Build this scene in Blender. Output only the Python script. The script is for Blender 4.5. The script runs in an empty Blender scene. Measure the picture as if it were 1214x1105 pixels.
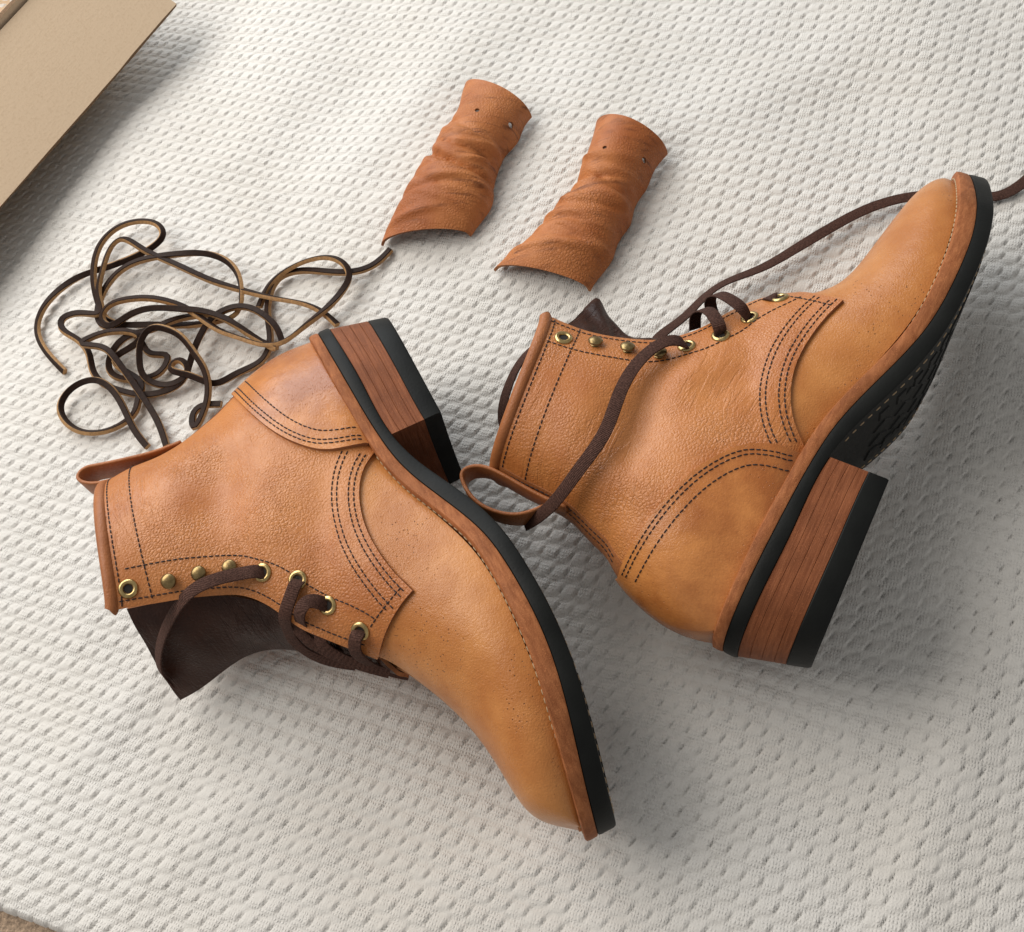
import bpy, bmesh, math, random
import numpy as np
from mathutils import Matrix, Vector

random.seed(4); rng = np.random.default_rng(7)
CM = 0.01                                   # everything below is written in centimetres
scene = bpy.context.scene
COL = scene.collection

# ------------------------------------------------------------------ camera
CAM_R = np.array([[.985150846, -.0754222713, -.154237774], [0, -.898344972, .439290691], [-.17169103, -.432767596, -.885005309]])
CAM_C = np.array([9.25426641, -26.35744148, 53.10031857])
FPX, PX, PY, PW = 1166., 607., 552.5, 1214.
cam = bpy.data.cameras.new('camera'); camo = bpy.data.objects.new('camera', cam); COL.objects.link(camo)
cam.sensor_fit = 'HORIZONTAL'; cam.sensor_width = 36; cam.lens = 36*FPX/PW; cam.clip_start = .01; cam.clip_end = 20
cx, cy, cz = CAM_R[:, 0], -CAM_R[:, 1], -CAM_R[:, 2]
m = Matrix([[cx[i], cy[i], cz[i], CAM_C[i]*CM] for i in range(3)]+[[0, 0, 0, 1]])
camo.matrix_world = m; scene.camera = camo

# ------------------------------------------------------------------ light: a window to the left, soft room light
world = bpy.data.worlds.new('World'); scene.world = world; world.use_nodes = True
bg = world.node_tree.nodes['Background']; bg.inputs[0].default_value = (1.0, .985, .96, 1); bg.inputs[1].default_value = .40
def area(name, loc, target, sx, sy, power, col):
    d = bpy.data.lights.new(name, 'AREA'); d.shape = 'RECTANGLE'; d.size = sx*CM; d.size_y = sy*CM; d.energy = power; d.color = col
    o = bpy.data.objects.new(name, d); COL.objects.link(o); o.location = Vector(loc)*CM
    o.rotation_euler = (Vector(target)-Vector(loc)).to_track_quat('-Z', 'Y').to_euler(); return o
area('window_light', (-114, 50, 138), (0, 2, 4), 165, 120, 40, (1.0, .95, .885))
area('second_window_light', (-62, 155, 92), (0, 4, 4), 120, 90, 22, (.91, .96, 1.0))
scene.view_settings.view_transform = 'Standard'; scene.view_settings.look = 'None'
scene.view_settings.exposure = -.16; scene.view_settings.gamma = 1; scene.view_settings.use_curve_mapping = False
scene.cycles.use_denoising = True

# ------------------------------------------------------------------ helpers
def at(p, h):
    """point of the place seen at a photo pixel, h centimetres above the mattress plane"""
    d = CAM_R @ np.array([(p[0]-PX)/FPX, (p[1]-PY)/FPX, 1.]); return CAM_C+d*((h-CAM_C[2])/d[2])
def tag(o, label=None, cat=None, group=None, kind=None):
    if label: o['label'] = label
    if cat: o['category'] = cat
    if group: o['group'] = group
    if kind: o['kind'] = kind
    return o
def mk(name, verts, faces, mats, parent=None, sgn=1, smooth=True, mi=None, weld=False, sharp=None):
    v = np.asarray(verts, float).reshape(-1, 3)*CM
    if sgn < 0: v = v*[1, -1, 1]; faces = [tuple(reversed(f)) for f in faces]
    me = bpy.data.meshes.new(name); me.from_pydata(v.tolist(), [], [tuple(int(i) for i in f) for f in faces])
    mats = mats if isinstance(mats, (list, tuple)) else [mats]
    for x in mats: me.materials.append(x)
    if mi is not None: me.polygons.foreach_set('material_index', np.asarray(mi, np.int32))
    if weld:
        bm = bmesh.new(); bm.from_mesh(me); bmesh.ops.remove_doubles(bm, verts=bm.verts, dist=2e-6)
        bmesh.ops.dissolve_degenerate(bm, edges=bm.edges, dist=1e-7); bm.to_mesh(me); bm.free()
    me.polygons.foreach_set('use_smooth', [smooth]*len(me.polygons))
    if sharp is not None: me.set_sharp_from_angle(angle=math.radians(sharp))
    me.update()
    o = bpy.data.objects.new(name, me); COL.objects.link(o)
    if parent: o.parent = parent
    return o
def grid_faces(n, k, off=0, flip=False):
    f = []
    for i in range(n-1):
        for j in range(k-1):
            a = off+i*k+j; q = (a, a+1, a+k+1, a+k); f.append(q[::-1] if flip else q)
    return f
def thicken(V, F, N, t):
    """outer surface V, faces F, normals N -> closed sheet of thickness t with rims"""
    n = len(V); V2 = np.concatenate([V, V-N*t]); ec = {}
    for f in F:
        for a, b in zip(f, f[1:]+f[:1]): ec[(a, b)] = 1
    F2 = list(F)+[tuple(i+n for i in reversed(f)) for f in F]
    F2 += [(b, a, a+n, b+n) for (a, b) in ec if (b, a) not in ec]
    return V2, F2
def smooth_path(pts, n):
    """Catmull-Rom resample to n points, even in length"""
    P = np.asarray(pts, float); d = np.concatenate([[0], np.cumsum(np.linalg.norm(np.diff(P, axis=0), axis=1)**.6)])
    s = spline(d, P)(np.linspace(0, d[-1], n*4)); l = np.concatenate([[0], np.cumsum(np.linalg.norm(np.diff(s, axis=0), axis=1))])
    q = np.linspace(0, l[-1], n); return np.stack([np.interp(q, l, s[:, k]) for k in range(s.shape[1])], 1)
def unit(a): return a/np.maximum(np.linalg.norm(a, axis=-1, keepdims=True), 1e-9)
def sweep(P, hint, sec, taper=None):
    """sweep a closed 2D section (side, normal) along P; hint = facing of the wide side"""
    P = np.asarray(P, float); T = unit(np.gradient(P, axis=0)); H = np.broadcast_to(np.asarray(hint, float), P.shape)
    S = unit(np.cross(T, H)); N = np.cross(S, T); sec = np.asarray(sec, float); k = len(sec); n = len(P)
    w = np.ones(n) if taper is None else taper
    V = P[:, None]+S[:, None]*(sec[None, :, :1]*w[:, None, None])+N[:, None]*(sec[None, :, 1:]*w[:, None, None])
    F = []
    for i in range(n-1):
        for j in range(k): a = i*k+j; b = i*k+(j+1) % k; F.append((a, b, b+k, a+k))
    F.append(tuple(range(k))[::-1]); F.append(tuple((n-1)*k+j for j in range(k)))
    return V.reshape(-1, 3), F
def rrect(w, t, r):
    """rounded flat section"""
    a, b = w/2, t/2; r = min(r, b*.98); out = []
    for qx, qy, s in ((1, -1, -90), (1, 1, 0), (-1, 1, 90), (-1, -1, 180)):
        for k in (0, 45, 90):
            g = math.radians(s+k); out.append((qx*(a-r)+r*math.cos(g), qy*(b-r)+r*math.sin(g)))
    return out
def lathe(prof, n=28):
    V = [];F = []; k = len(prof)
    for i in range(n):
        c, s = math.cos(2*math.pi*i/n), math.sin(2*math.pi*i/n)
        V += [(r*c, r*s, z) for r, z in prof]
    for i in range(n):
        for j in range(k-1):
            a = i*k+j; b = ((i+1) % n)*k+j; F.append((a, b, b+1, a+1))
    return np.array(V), F
def frame_of(n, x=(1, 0, 0)):
    n = unit(np.asarray(n, float)); x = np.asarray(x, float); x = unit(x-n*(x@n)); return np.stack([x, np.cross(n, x), n], 1)

# ---------------------------------------------------------------- boot surface (centimetres, boot frame)
# x heel->toe, y towards the upper side as the boot lies, z sole->shaft
def spline(t, P):
    """natural cubic spline through P at knots t -> callable"""
    t = np.asarray(t, float); P = np.asarray(P, float)
    if P.ndim == 1: P = P[:, None]
    n = len(t); h = np.diff(t)
    A = np.zeros((n, n)); B = np.zeros((n, P.shape[1])); A[0, 0] = A[-1, -1] = 1
    for i in range(1, n-1):
        A[i, i-1] = h[i-1]; A[i, i] = 2*(h[i-1]+h[i]); A[i, i+1] = h[i]
        B[i] = 6*((P[i+1]-P[i])/h[i]-(P[i]-P[i-1])/h[i-1])
    M = np.linalg.solve(A, B)
    def f(x):
        x = np.asarray(x, float); i = np.clip(np.searchsorted(t, x, side='right')-1, 0, n-2)
        a = (x-t[i])[..., None]; b = (t[i+1]-x)[..., None]; hh = h[i][..., None]
        return (M[i]*b**3+M[i+1]*a**3)/(6*hh)+(P[i]/hh-M[i]*hh/6)*b+(P[i+1]/hh-M[i+1]*hh/6)*a
    return f
NST = 19          # last station: the toe tip
# stations: back/welt point (x, z), front/vamp point (x, z)
ST = {
 'A': np.array([(1.23,18.21,9.93,19.14), (0.93,16.5,10.35,17.27), (1.03,14.9,10.84,15.58), (0.73,13.4,11.39,14.19), (0.25,12.1,11.87,13.18), (-0.25,10.9,12.58,12.38), (-0.87,9.7,13.45,11.76), (-1.84,6.9,14.34,11.29), (-1.42,4.3,15.07,10.82), (0.5,2.95,15.66,10.3), (4.8,3.5,16.22,9.75), (8.4,3.98,16.87,9.08), (11,3.5,17.51,8.41), (14,2.5,18.27,7.71), (17,1.75,19.78,6.85), (20.5,1.65,22.3,5.83), (24.2,2.03,25,5.3), (27,2.6,27.25,4.97), (28.5,2.93,28.4,4.1), (29.2,3.1,29.05,3.15)]),
 'B': np.array([(2.37,18.44,10.52,19.23), (2.12,16.5,10.6,17.32), (2.07,14.9,10.89,15.6), (1.75,13.4,11.33,14.17), (1.2,12.1,11.82,13.14), (0.7,10.9,12.51,12.31), (-0.12,9.7,13.32,11.6), (-1.02,6.9,14.19,11.08), (-0.49,4.3,14.96,10.68), (1.2,2.95,15.64,10.27), (4.8,3.5,16.3,9.84), (8.4,3.98,17.02,9.25), (11,3.5,17.65,8.58), (14,2.5,18.19,7.63), (17,1.75,19.53,6.32), (20.5,1.65,22.25,5.58), (24.2,2.03,24.96,5.07), (26.8,2.58,27,4.55), (28.1,2.86,28.1,3.8), (28.8,3,28.75,3.05)]),
}
#            0    1    2    3    4    5    6    7    8    9    10   11   12   13   14   15   16   17   18
Q0 = np.array([0,  0,   0,   0,   0,   0,   0,   0,   .6,  5.0, 9.0, 10.0,11.9,16.2,21.5,24.2,19.0,9.2,3.4,0])
Q1 = np.array([10, 7.3, 6.6, 6.0, 5.4, 4.8, 4.2, 3.6, 3.2, 2.7, 2.2, 1.6, 0.9, 0,   0,   0,   0,   0,   0,   0])
TT = np.array([10.5,11.2,11.0,10.4,10., 9.8, 10.8,12.2,12.2,9.8, 8.2, 7.6, 7.2, 6.6, 6.2, 5.6, 4.8, 3.0, 1.6, 0])
YC = np.array([0,  0,   0,   0,   0,   0,   0,   0,   0,   0,   0,   0,   0,  -.05,-.15,-.35,-.65,-.9,-1.0,-1.05])
class Boot:
    def __init__(s, key):
        a = ST[key]; k = np.arange(NST+1.)
        s.l = spline(k, a[:, :2]); s.r = spline(k, a[:, 2:])
        s.c = lambda u: np.stack([np.interp(u, k, Q0), np.interp(u, k, Q1), np.interp(u, k, TT), np.interp(u, k, YC)], -1)
        ks = np.linspace(0, NST, 761); raw = s.c(ks); n = 40
        g = np.exp(-.5*(np.arange(-n, n+1)/16.)**2); g /= g.sum()
        sm = np.stack([np.convolve(np.pad(raw[:, j], n, mode='reflect', reflect_type='odd'), g, 'valid') for j in range(4)], 1)
        fade = np.clip(np.abs(ks-NST)/.9, 0, 1)[:, None]          # keep the plan's round toe
        s.tab = raw*(1-fade)+sm*fade; s.tab[:, :3] = np.maximum(s.tab[:, :3], 0); s.ks = ks; s.xh = a[:9, 0].min()
    def L(s, u): return s.l(np.asarray(u, float))
    def plan(s, n):
        """half width of the feather line against x, heel to toe"""
        h = s.xh+.10; px = [h, h+.3, h+.9, h+2., h+3.4, 3.8, 5.5, 8.4, 11, 14, 17, 20.5, 24.2, 27, 28.5, 29.2]
        hw = np.array([0, 1.45, 2.3, 2.98, 3.32, 3.45, 3.42, 3.38, 3.52, 4.02, 4.64, 4.92, 4.36, 3.03, 1.84, 0])
        x = h+(29.2-h)*(1-np.cos(np.linspace(0, np.pi, n)))/2; w = np.sqrt(np.interp(x, px, hw**2)); yc = np.interp(x, [11, 14, 17, 20.5, 24.2, 27, 29.2], [0, -.05, -.15, -.35, -.65, -.9, -1.05])
        return np.column_stack([x, yc+w]), np.column_stack([x, yc-w])
    def base(s, u, th, side=1.):
        u = np.asarray(u, float); th = np.asarray(th, float)
        v = (1-np.cos(th))/2; Lp = s.L(u); Rp = s.r(u); P = Lp+(Rp-Lp)*v[..., None]
        c = [np.interp(u, s.ks, s.tab[:, j]) for j in range(4)]
        q = np.maximum(4*c[2]*v*(1-v)+c[0]*(1-v)+c[1]*v, 0)
        y = c[3]*(1-.6*v)+side*np.sqrt(q)
        return np.stack([P[..., 0], y, P[..., 1]], -1)
    def normal(s, u, th, side=1.):
        e = 2e-3; u = np.asarray(u, float); th = np.asarray(th, float)
        u1, u2 = np.clip(u-e*4, 0, NST), np.clip(u+e*4, 0, NST); t1, t2 = np.clip(th-e, 1e-4, np.pi-1e-4), np.clip(th+e, 1e-4, np.pi-1e-4)
        t1 = np.where(t2-t1 < 1e-6, t1-e, t1)
        n = np.cross(s.base(u2, th, side)-s.base(u1, th, side), s.base(u, t2, side)-s.base(u, t1, side))
        n = n*np.sign(side); ln = np.linalg.norm(n, axis=-1, keepdims=True); n = n/np.maximum(ln, 1e-9)
        return n*NSGN
    def surf(s, u, th, side=1., off=0.):
        P = s.base(u, th, side); n = s.normal(u, th, side)
        d = dent(P[..., 0], P[..., 2])*(1 if np.all(side > 0) else .3)
        return P+n*(np.asarray(off)+d)[..., None]
    def inv(s, x, z):
        """(u, theta) of profile points"""
        x = np.atleast_1d(np.asarray(x, float)); z = np.atleast_1d(np.asarray(z, float))
        us = np.linspace(0, NST, 1441); Lp = s.L(us); D = s.r(us)-Lp; out = []
        for a, b in zip(x, z):
            w = np.array([a, b])-Lp; cr = w[:, 0]*D[:, 1]-w[:, 1]*D[:, 0]; v = (w*D).sum(1)/np.maximum((D*D).sum(1), 1e-9)
            i = np.where(np.sign(cr[1:]) != np.sign(cr[:-1]))[0]
            i = [j for j in i if -.15 < v[j] < 1.15]
            if len(i) == 0: j = int(np.argmin(np.abs(cr)/np.maximum(np.linalg.norm(D, axis=1), .1)+10*np.maximum(0, np.abs(v-.5)-.5))); f = 0.
            else: j = min(i, key=lambda j: abs(v[j]-.5)); f = cr[j]/(cr[j]-cr[j+1])
            out.append((us[j]+f*(us[1]-us[0]), np.arccos(np.clip(1-2*np.clip(v[j], 0, 1), -1, 1))))
        o = np.array(out); return o[:, 0], o[:, 1]
NSGN = -1.
def dent(x, z):
    g = lambda cx, cz, sx, sz, a, r=0: a*np.exp(-(((x-cx)*np.cos(r)+(z-cz)*np.sin(r))/sx)**2-((-(x-cx)*np.sin(r)+(z-cz)*np.cos(r))/sz)**2)
    return (g(6.5, 12.2, 2.6, 1.5, -.35, .25)+g(3.6, 11.5, 1.0, 2.0, .22)+g(4.5, 14.6, 2.5, 1.2, .16)+g(9.5, 10.6, 1.6, 1.0, .15, -.5)
            +g(2.2, 7.0, 2.2, 1.8, .12)+g(22, 4.2, 2.2, 1.0, -.10, -.3)+g(10.4, 8.6, 1.8, .9, -.16, -.6))

# ------------------------------------------------------------------ materials
class NT:
    def __init__(s, name, rough=.5, spec=.5):
        s.m = bpy.data.materials.new(name); s.m.use_nodes = True; s.t = s.m.node_tree; s.b = s.t.nodes['Principled BSDF']
        s.b.inputs['Roughness'].default_value = rough; s.b.inputs['Specular IOR Level'].default_value = spec
        s.co = s.n('ShaderNodeTexCoord').outputs['Object']
    def n(s, kind, **k):
        x = s.t.nodes.new(kind)
        for a, v in k.items(): setattr(x, a, v)
        return x
    def l(s, a, b): s.t.links.new(a, b)
    def put(s, node, **k):
        for a, v in k.items():
            i = node.inputs[a.replace('_', ' ')] if not a.startswith('i') or not a[1:].isdigit() else node.inputs[int(a[1:])]
            if hasattr(v, 'is_linked') or isinstance(v, bpy.types.NodeSocket): s.l(v, i)
            else: i.default_value = v
        return node
    def mapping(s, scale=(1, 1, 1), rot=(0, 0, 0), src=None):
        x = s.n('ShaderNodeMapping'); s.l(src or s.co, x.inputs[0]); x.inputs['Scale'].default_value = scale; x.inputs['Rotation'].default_value = rot; return x.outputs[0]
    def noise(s, scale, detail=4, rough=.55, vec=None, dist=0):
        x = s.n('ShaderNodeTexNoise'); s.l(vec or s.co, x.inputs['Vector']); s.put(x, Scale=scale, Detail=detail, Roughness=rough, Distortion=dist); return x.outputs['Fac']
    def voro(s, scale, feature='F1', vec=None, rnd=1.):
        x = s.n('ShaderNodeTexVoronoi', feature=feature); s.l(vec or s.co, x.inputs['Vector']); s.put(x, Scale=scale, Randomness=rnd); return x.outputs['Distance']
    def ramp(s, fac, stops):
        x = s.n('ShaderNodeValToRGB'); s.l(fac, x.inputs[0]); e = x.color_ramp.elements
        while len(e) < len(stops): e.new(.5)
        for el, (p, c) in zip(e, stops): el.position = p; el.color = (c, c, c, 1) if not isinstance(c, tuple) else c+(1,)
        return x.outputs[0]
    def mix(s, fac, a, b, mode='MIX'):
        x = s.n('ShaderNodeMix', data_type='RGBA', blend_type=mode)
        for sock, v in ((x.inputs[0], fac), (x.inputs[6], a), (x.inputs[7], b)):
            if isinstance(v, bpy.types.NodeSocket): s.l(v, sock)
            else: sock.default_value = v if not isinstance(v, tuple) else v+(1,)
        return x.outputs[2]
    def math(s, op, a, b=0.):
        x = s.n('ShaderNodeMath', operation=op)
        for i, v in ((0, a), (1, b)):
            if isinstance(v, bpy.types.NodeSocket): s.l(v, x.inputs[i])
            else: x.inputs[i].default_value = v
        return x.outputs[0]
    def bump(s, h, dist, strength=1., prev=None):
        x = s.n('ShaderNodeBump'); s.l(h, x.inputs['Height']); x.inputs['Distance'].default_value = dist; x.inputs['Strength'].default_value = strength
        if prev: s.l(prev, x.inputs['Normal'])
        return x.outputs[0]
    def done(s, col=None, normal=None, rough=None):
        if col is not None: (s.l(col, s.b.inputs['Base Color']) if isinstance(col, bpy.types.NodeSocket) else setattr(s.b.inputs['Base Color'], 'default_value', tuple(col)+(1,)))
        if normal: s.l(normal, s.b.inputs['Normal'])
        if rough: s.l(rough, s.b.inputs['Roughness'])
        return s.m
def leather(name, c1, c2, grain=.5, pores=.3, rough=.42, crease=.0, mott=1., cell=620, spec=.30, streak=0.):
    t = NT(name, rough, spec)
    warp = t.n('ShaderNodeVectorMath', operation='ADD'); t.l(t.co, warp.inputs[0])
    nz = t.n('ShaderNodeTexNoise'); t.l(t.co, nz.inputs['Vector']); t.put(nz, Scale=180., Detail=2.)
    sc = t.n('ShaderNodeVectorMath', operation='SCALE'); t.l(nz.outputs['Color'], sc.inputs[0]); sc.inputs['Scale'].default_value = .0012; t.l(sc.outputs[0], warp.inputs[1])
    w = warp.outputs[0]
    big = t.noise(14, 3, .55); med = t.noise(70, 4, .6); fine = t.noise(900, 3, .6)
    fac = t.ramp(t.math('ADD', t.math('MULTIPLY', big, .65), t.math('MULTIPLY', med, .35)), [(.38, 0.), (.64, 1.)])
    col = t.mix(t.math('MULTIPLY', fac, mott), c1, c2)
    col = t.mix(t.math('MULTIPLY', t.ramp(fine, [(.35, 1.), (.62, 0.)]), .10*mott), col, tuple(x*.55 for x in c2))
    edge = t.voro(cell, 'DISTANCE_TO_EDGE', w)
    grainh = t.ramp(edge, [(0., 0.), (.12, .45), (.34, 1.)])
    gm = t.ramp(t.noise(24, 3, .6), [(.36, .25), (.62, 1.)])
    col = t.mix(t.math('MULTIPLY', t.math('MULTIPLY', t.math('SUBTRACT', 1., grainh), gm), .30*grain), col, tuple(x*.45 for x in c2))
    n = t.bump(t.math('MULTIPLY', grainh, gm), .00042*grain)
    n = t.bump(fine, .00026, .8, n); n = t.bump(med, .0007, .6, n)
    if crease > 0:
        v = t.mapping((38, 38, 210), (0, math.radians(62), 0)); cr = t.noise(1., 3, .6, v, .8)
        cm = t.ramp(t.noise(18, 2), [(.40, 0.), (.60, 1.)])
        ch = t.math('MULTIPLY', t.ramp(cr, [(.42, 0.), (.50, .9), (.62, 1.)]), cm)
        n = t.bump(ch, .0011*crease, .8, n)
    if pores > 0:
        pd = t.voro(430, 'F1'); pm = t.ramp(t.noise(26, 2), [(.44, 0.), (.6, 1.)])
        p = t.math('MULTIPLY', t.ramp(pd, [(.10, 1.), (.17, 0.)]), pm)
        col = t.mix(t.math('MULTIPLY', p, pores), col, (.10, .035, .012)); n = t.bump(t.math('SUBTRACT', 1., p), .0003, .8, n)
    if streak > 0:                                           # burnished marks left by folding
        v = t.mapping((26, 230, 60), (0, 0, math.radians(22))); sk = t.ramp(t.noise(1., 4, .6, v, .6), [(.52, 0.), (.66, 1.)])
        col = t.mix(t.math('MULTIPLY', t.math('MULTIPLY', sk, t.ramp(t.noise(45, 2), [(.4, 0.), (.62, 1.)])), streak), col, (.085, .022, .006))
    r = t.math('ADD', t.math('MULTIPLY', t.math('SUBTRACT', med, .5), .25), rough)
    return t.done(col, n, r)
TAN1, TAN2 = (.56, .265, .105), (.46, .185, .058)
M = {}
M['vamp'] = leather('vamp_leather', (.56, .240, .073), (.41, .147, .036), .20, .85, .31, 0, 1.1, 820, .36)
M['quarter'] = leather('quarter_leather', (.53, .208, .064), (.40, .130, .032), .55, .25, .36, .22, 1.1, 560, .40)
M['counter'] = leather('counter_leather', (.56, .222, .064), (.33, .104, .025), .10, .2, .23, 0, 1.3, 820, .42)
M['trim'] = leather('trim_leather', (.40, .148, .052), (.26, .084, .025), .3, .1, .45, 0)
M['lining'] = leather('lining_leather', (.050, .018, .010), (.022, .008, .005), .4, 0, .40, .5, 1., 420, .22)
M['flap'] = leather('flap_leather', (.49, .182, .058), (.33, .098, .026), .7, .1, .50, 0, 1., 480, .25, .75)
M['raw'] = leather('raw_edge_leather', (.40, .17, .07), (.22, .08, .03), .4, 0, .75, 0, 1., 900)
def fibre(name, c1, c2, vec_scale, rough, d=.0006):
    t = NT(name, rough, .14); v = t.mapping(vec_scale); a = t.noise(1., 6, .65, v, .3); b = t.noise(55, 3)
    s = t.ramp(a, [(.34, 0.), (.66, 1.)]); col = t.mix(s, c1, c2); col = t.mix(t.math('MULTIPLY', t.ramp(b, [(.4, 0.), (.65, 1.)]), .45), col, tuple(x*.6 for x in c1))
    sp = t.noise(1500, 2, .6); col = t.mix(t.math('MULTIPLY', t.ramp(sp, [(.60, 0.), (.72, 1.)]), .35), col, tuple(min(1, x*1.9) for x in c2))
    return t.done(col, t.bump(sp, .0003, .6, t.bump(a, d)))
M['stack'] = fibre('stacked_leather', (.165, .050, .019), (.275, .096, .040), (34, 60, 900), .55, .0003)
M['welt'] = fibre('welt_leather', (.24, .078, .028), (.40, .150, .058), (120, 200, 500), .6, .0003)
def rubber():
    t = NT('black_rubber', .6, .16); n = t.noise(700, 3); b = t.noise(40, 3)
    col = t.mix(t.ramp(b, [(.35, 0.), (.7, 1.)]), (.0045, .005, .0047), (.009, .0098, .009))
    return t.done(col, t.bump(n, .00012, .8), t.math('ADD', t.math('MULTIPLY', b, .25), .40))
M['rubber'] = rubber()
def plain(name, c, rough, var=.3, scale=300, d=.0002, metal=0., spec=.5):
    t = NT(name, rough, spec); a = t.noise(scale, 4, .6); t.b.inputs['Metallic'].default_value = metal
    return t.done(t.mix(t.ramp(a, [(.3, 0.), (.7, 1.)]), c, tuple(x*(1-var) for x in c)), t.bump(a, d))
M['brass'] = plain('aged_brass', (.62, .45, .20), .30, .45, 500, .00008, 1.)
M['darkbrass'] = plain('antique_brass', (.34, .24, .11), .36, .5, 500, .0001, 1.)
M['hole'] = plain('hole_shade', (.012, .008, .006), .8)  # flat near-black: the shade inside an eyelet, put into the colour
M['thread'] = plain('dark_thread', (.020, .007, .006), .7, .4, 3000)
M['white_thread'] = plain('natural_thread', (.44, .31, .18), .8, .3, 3000)
def cotton():
    t = NT('brown_cotton_lace', .85, .25)
    a = t.n('ShaderNodeTexWave', wave_type='BANDS', bands_direction='DIAGONAL'); t.l(t.co, a.inputs[0]); t.put(a, Scale=520., Distortion=3., Detail=3.)
    b = t.noise(1200, 3); h = t.math('ADD', a.outputs['Fac'], b)
    return t.done(t.mix(t.ramp(b, [(.35, 0.), (.7, 1.)]), (.036, .014, .009), (.095, .044, .031)), t.bump(h, .00022))
M['lace'] = cotton()
M['lace_dark'] = plain('dark_rawhide', (.026, .011, .006), .6, .5, 500, .0003, 0., .15)
M['lace_tan'] = plain('tan_rawhide', (.46, .255, .100), .7, .45, 600, .0004)
def cloth():
    t = NT('woven_bedspread', .92, .12)
    ang = math.radians(-19)
    v = t.mapping((1, 1, 1), (0, 0, -ang))
    wv = []
    for d in ('X', 'Y'):
        a = t.n('ShaderNodeTexWave', wave_type='BANDS', bands_direction=d); t.l(v, a.inputs[0]); t.put(a, Scale=200. if d == 'X' else 150., Distortion=4., Detail=2., Detail_Scale=1.5); wv.append(a.outputs['Fac'])
    pm = t.ramp(t.noise(120, 3, .6), [(.36, .15), (.64, 1.)]); w = t.math('MULTIPLY', t.math('MULTIPLY', wv[0], wv[1]), pm); fz = t.noise(1600, 3, .65); big = t.noise(9, 3)
    col = t.mix(t.ramp(big, [(.35, 0.), (.65, 1.)]), (.67, .645, .605), (.69, .672, .642))
    col = t.mix(t.math('MULTIPLY', t.math('SUBTRACT', 1., w), .05), col, (.48, .44, .38))
    n = t.bump(w, .0006, .75); n = t.bump(fz, .0006, .7, n)
    t.b.inputs['Sheen Weight'].default_value = .15
    return t.done(col, n)
M['cloth'] = cloth()
def card():
    t = NT('corrugated_cardboard', .85, .15); a = t.noise(1., 5, .6, t.mapping((70, 900, 900))); b = t.noise(500, 4, .6)
    col = t.mix(t.ramp(a, [(.1, 0.), (.9, 1.)]), (.565, .43, .295), (.59, .455, .32)); col = t.mix(t.math('MULTIPLY', t.ramp(b, [(.5, 0.), (.75, 1.)]), .25), col, (.33, .22, .13))
    return t.done(col, t.bump(b, .0002, .6, t.bump(a, .00008)))
M['card'] = card()
M['card_edge'] = plain('cardboard_edge', (.20, .115, .055), .9, .5, 700, .0006)
M['carpet'] = plain('brown_carpet', (.50, .36, .25), .95, .6, 420, .003)

# ------------------------------------------------------------------ the bed: real relief of a woven bedspread
LAT = np.array([[.92*math.cos(math.radians(-19)), .92*math.sin(math.radians(-19))], [.99*math.cos(math.radians(-112)), .99*math.sin(math.radians(-112))]])
LINV = np.linalg.inv(LAT)
def lownoise(x, y, seed=0, n=9, l0=14., l1=60.):
    r = np.random.default_rng(seed); z = np.zeros_like(x, dtype=float)
    for _ in range(n):
        a = r.uniform(0, 2*math.pi); l = r.uniform(l0, l1); z += np.sin((x*math.cos(a)+y*math.sin(a))*2*math.pi/l+r.uniform(0, 6.28))
    return z/n
EDGE_P, EDGE_N = np.array([-25.63, -25.43]), np.array([-.29, -.957])     # the mattress ends beyond this line
DENTS = []                                                              # filled in where soles press the mattress
FOLDS = [(-21, -12, 1.0, 1.6, 9, .28), (-14, -19, .75, 1.4, 8, .22), (2, -22, .5, 1.8, 9, .25), (20, -22, 1.2, 1.6, 9, .24), (-8, 30, .9, 2.4, 12, .22), (16, 27, .5, 2.6, 14, .22), (-24, 14, 1.1, 1.8, 9, .25), (27, 2, 1.3, 1.8, 10, .25), (4, 14, .2, 1.5, 7, .22)]
def bed_h(x, y):
    z = .75+.75*lownoise(x, y, 3)+.42*lownoise(x, y, 8, 9, 9., 22.)+.08*lownoise(x, y, 9, 9, 3.5, 8.)
    for (fx, fy, fa, fw, fl, fh) in FOLDS:
        c, n_ = math.cos(fa), math.sin(fa); al = (x-fx)*c+(y-fy)*n_; ac = -(x-fx)*n_+(y-fy)*c+.6*np.sin(al/5.); z = z+fh*np.exp(-(ac/fw)**2)*np.exp(-(al/fl)**2)
    for (a, b, s, d) in DENTS: z = z-d*np.exp(-((x-a)**2+(y-b)**2)/s**2)
    e = (x-EDGE_P[0])*EDGE_N[0]+(y-EDGE_P[1])*EDGE_N[1]
    return z-np.where(e > -.6, np.minimum(3.*(e+.6)**2, 5), 0)
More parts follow.
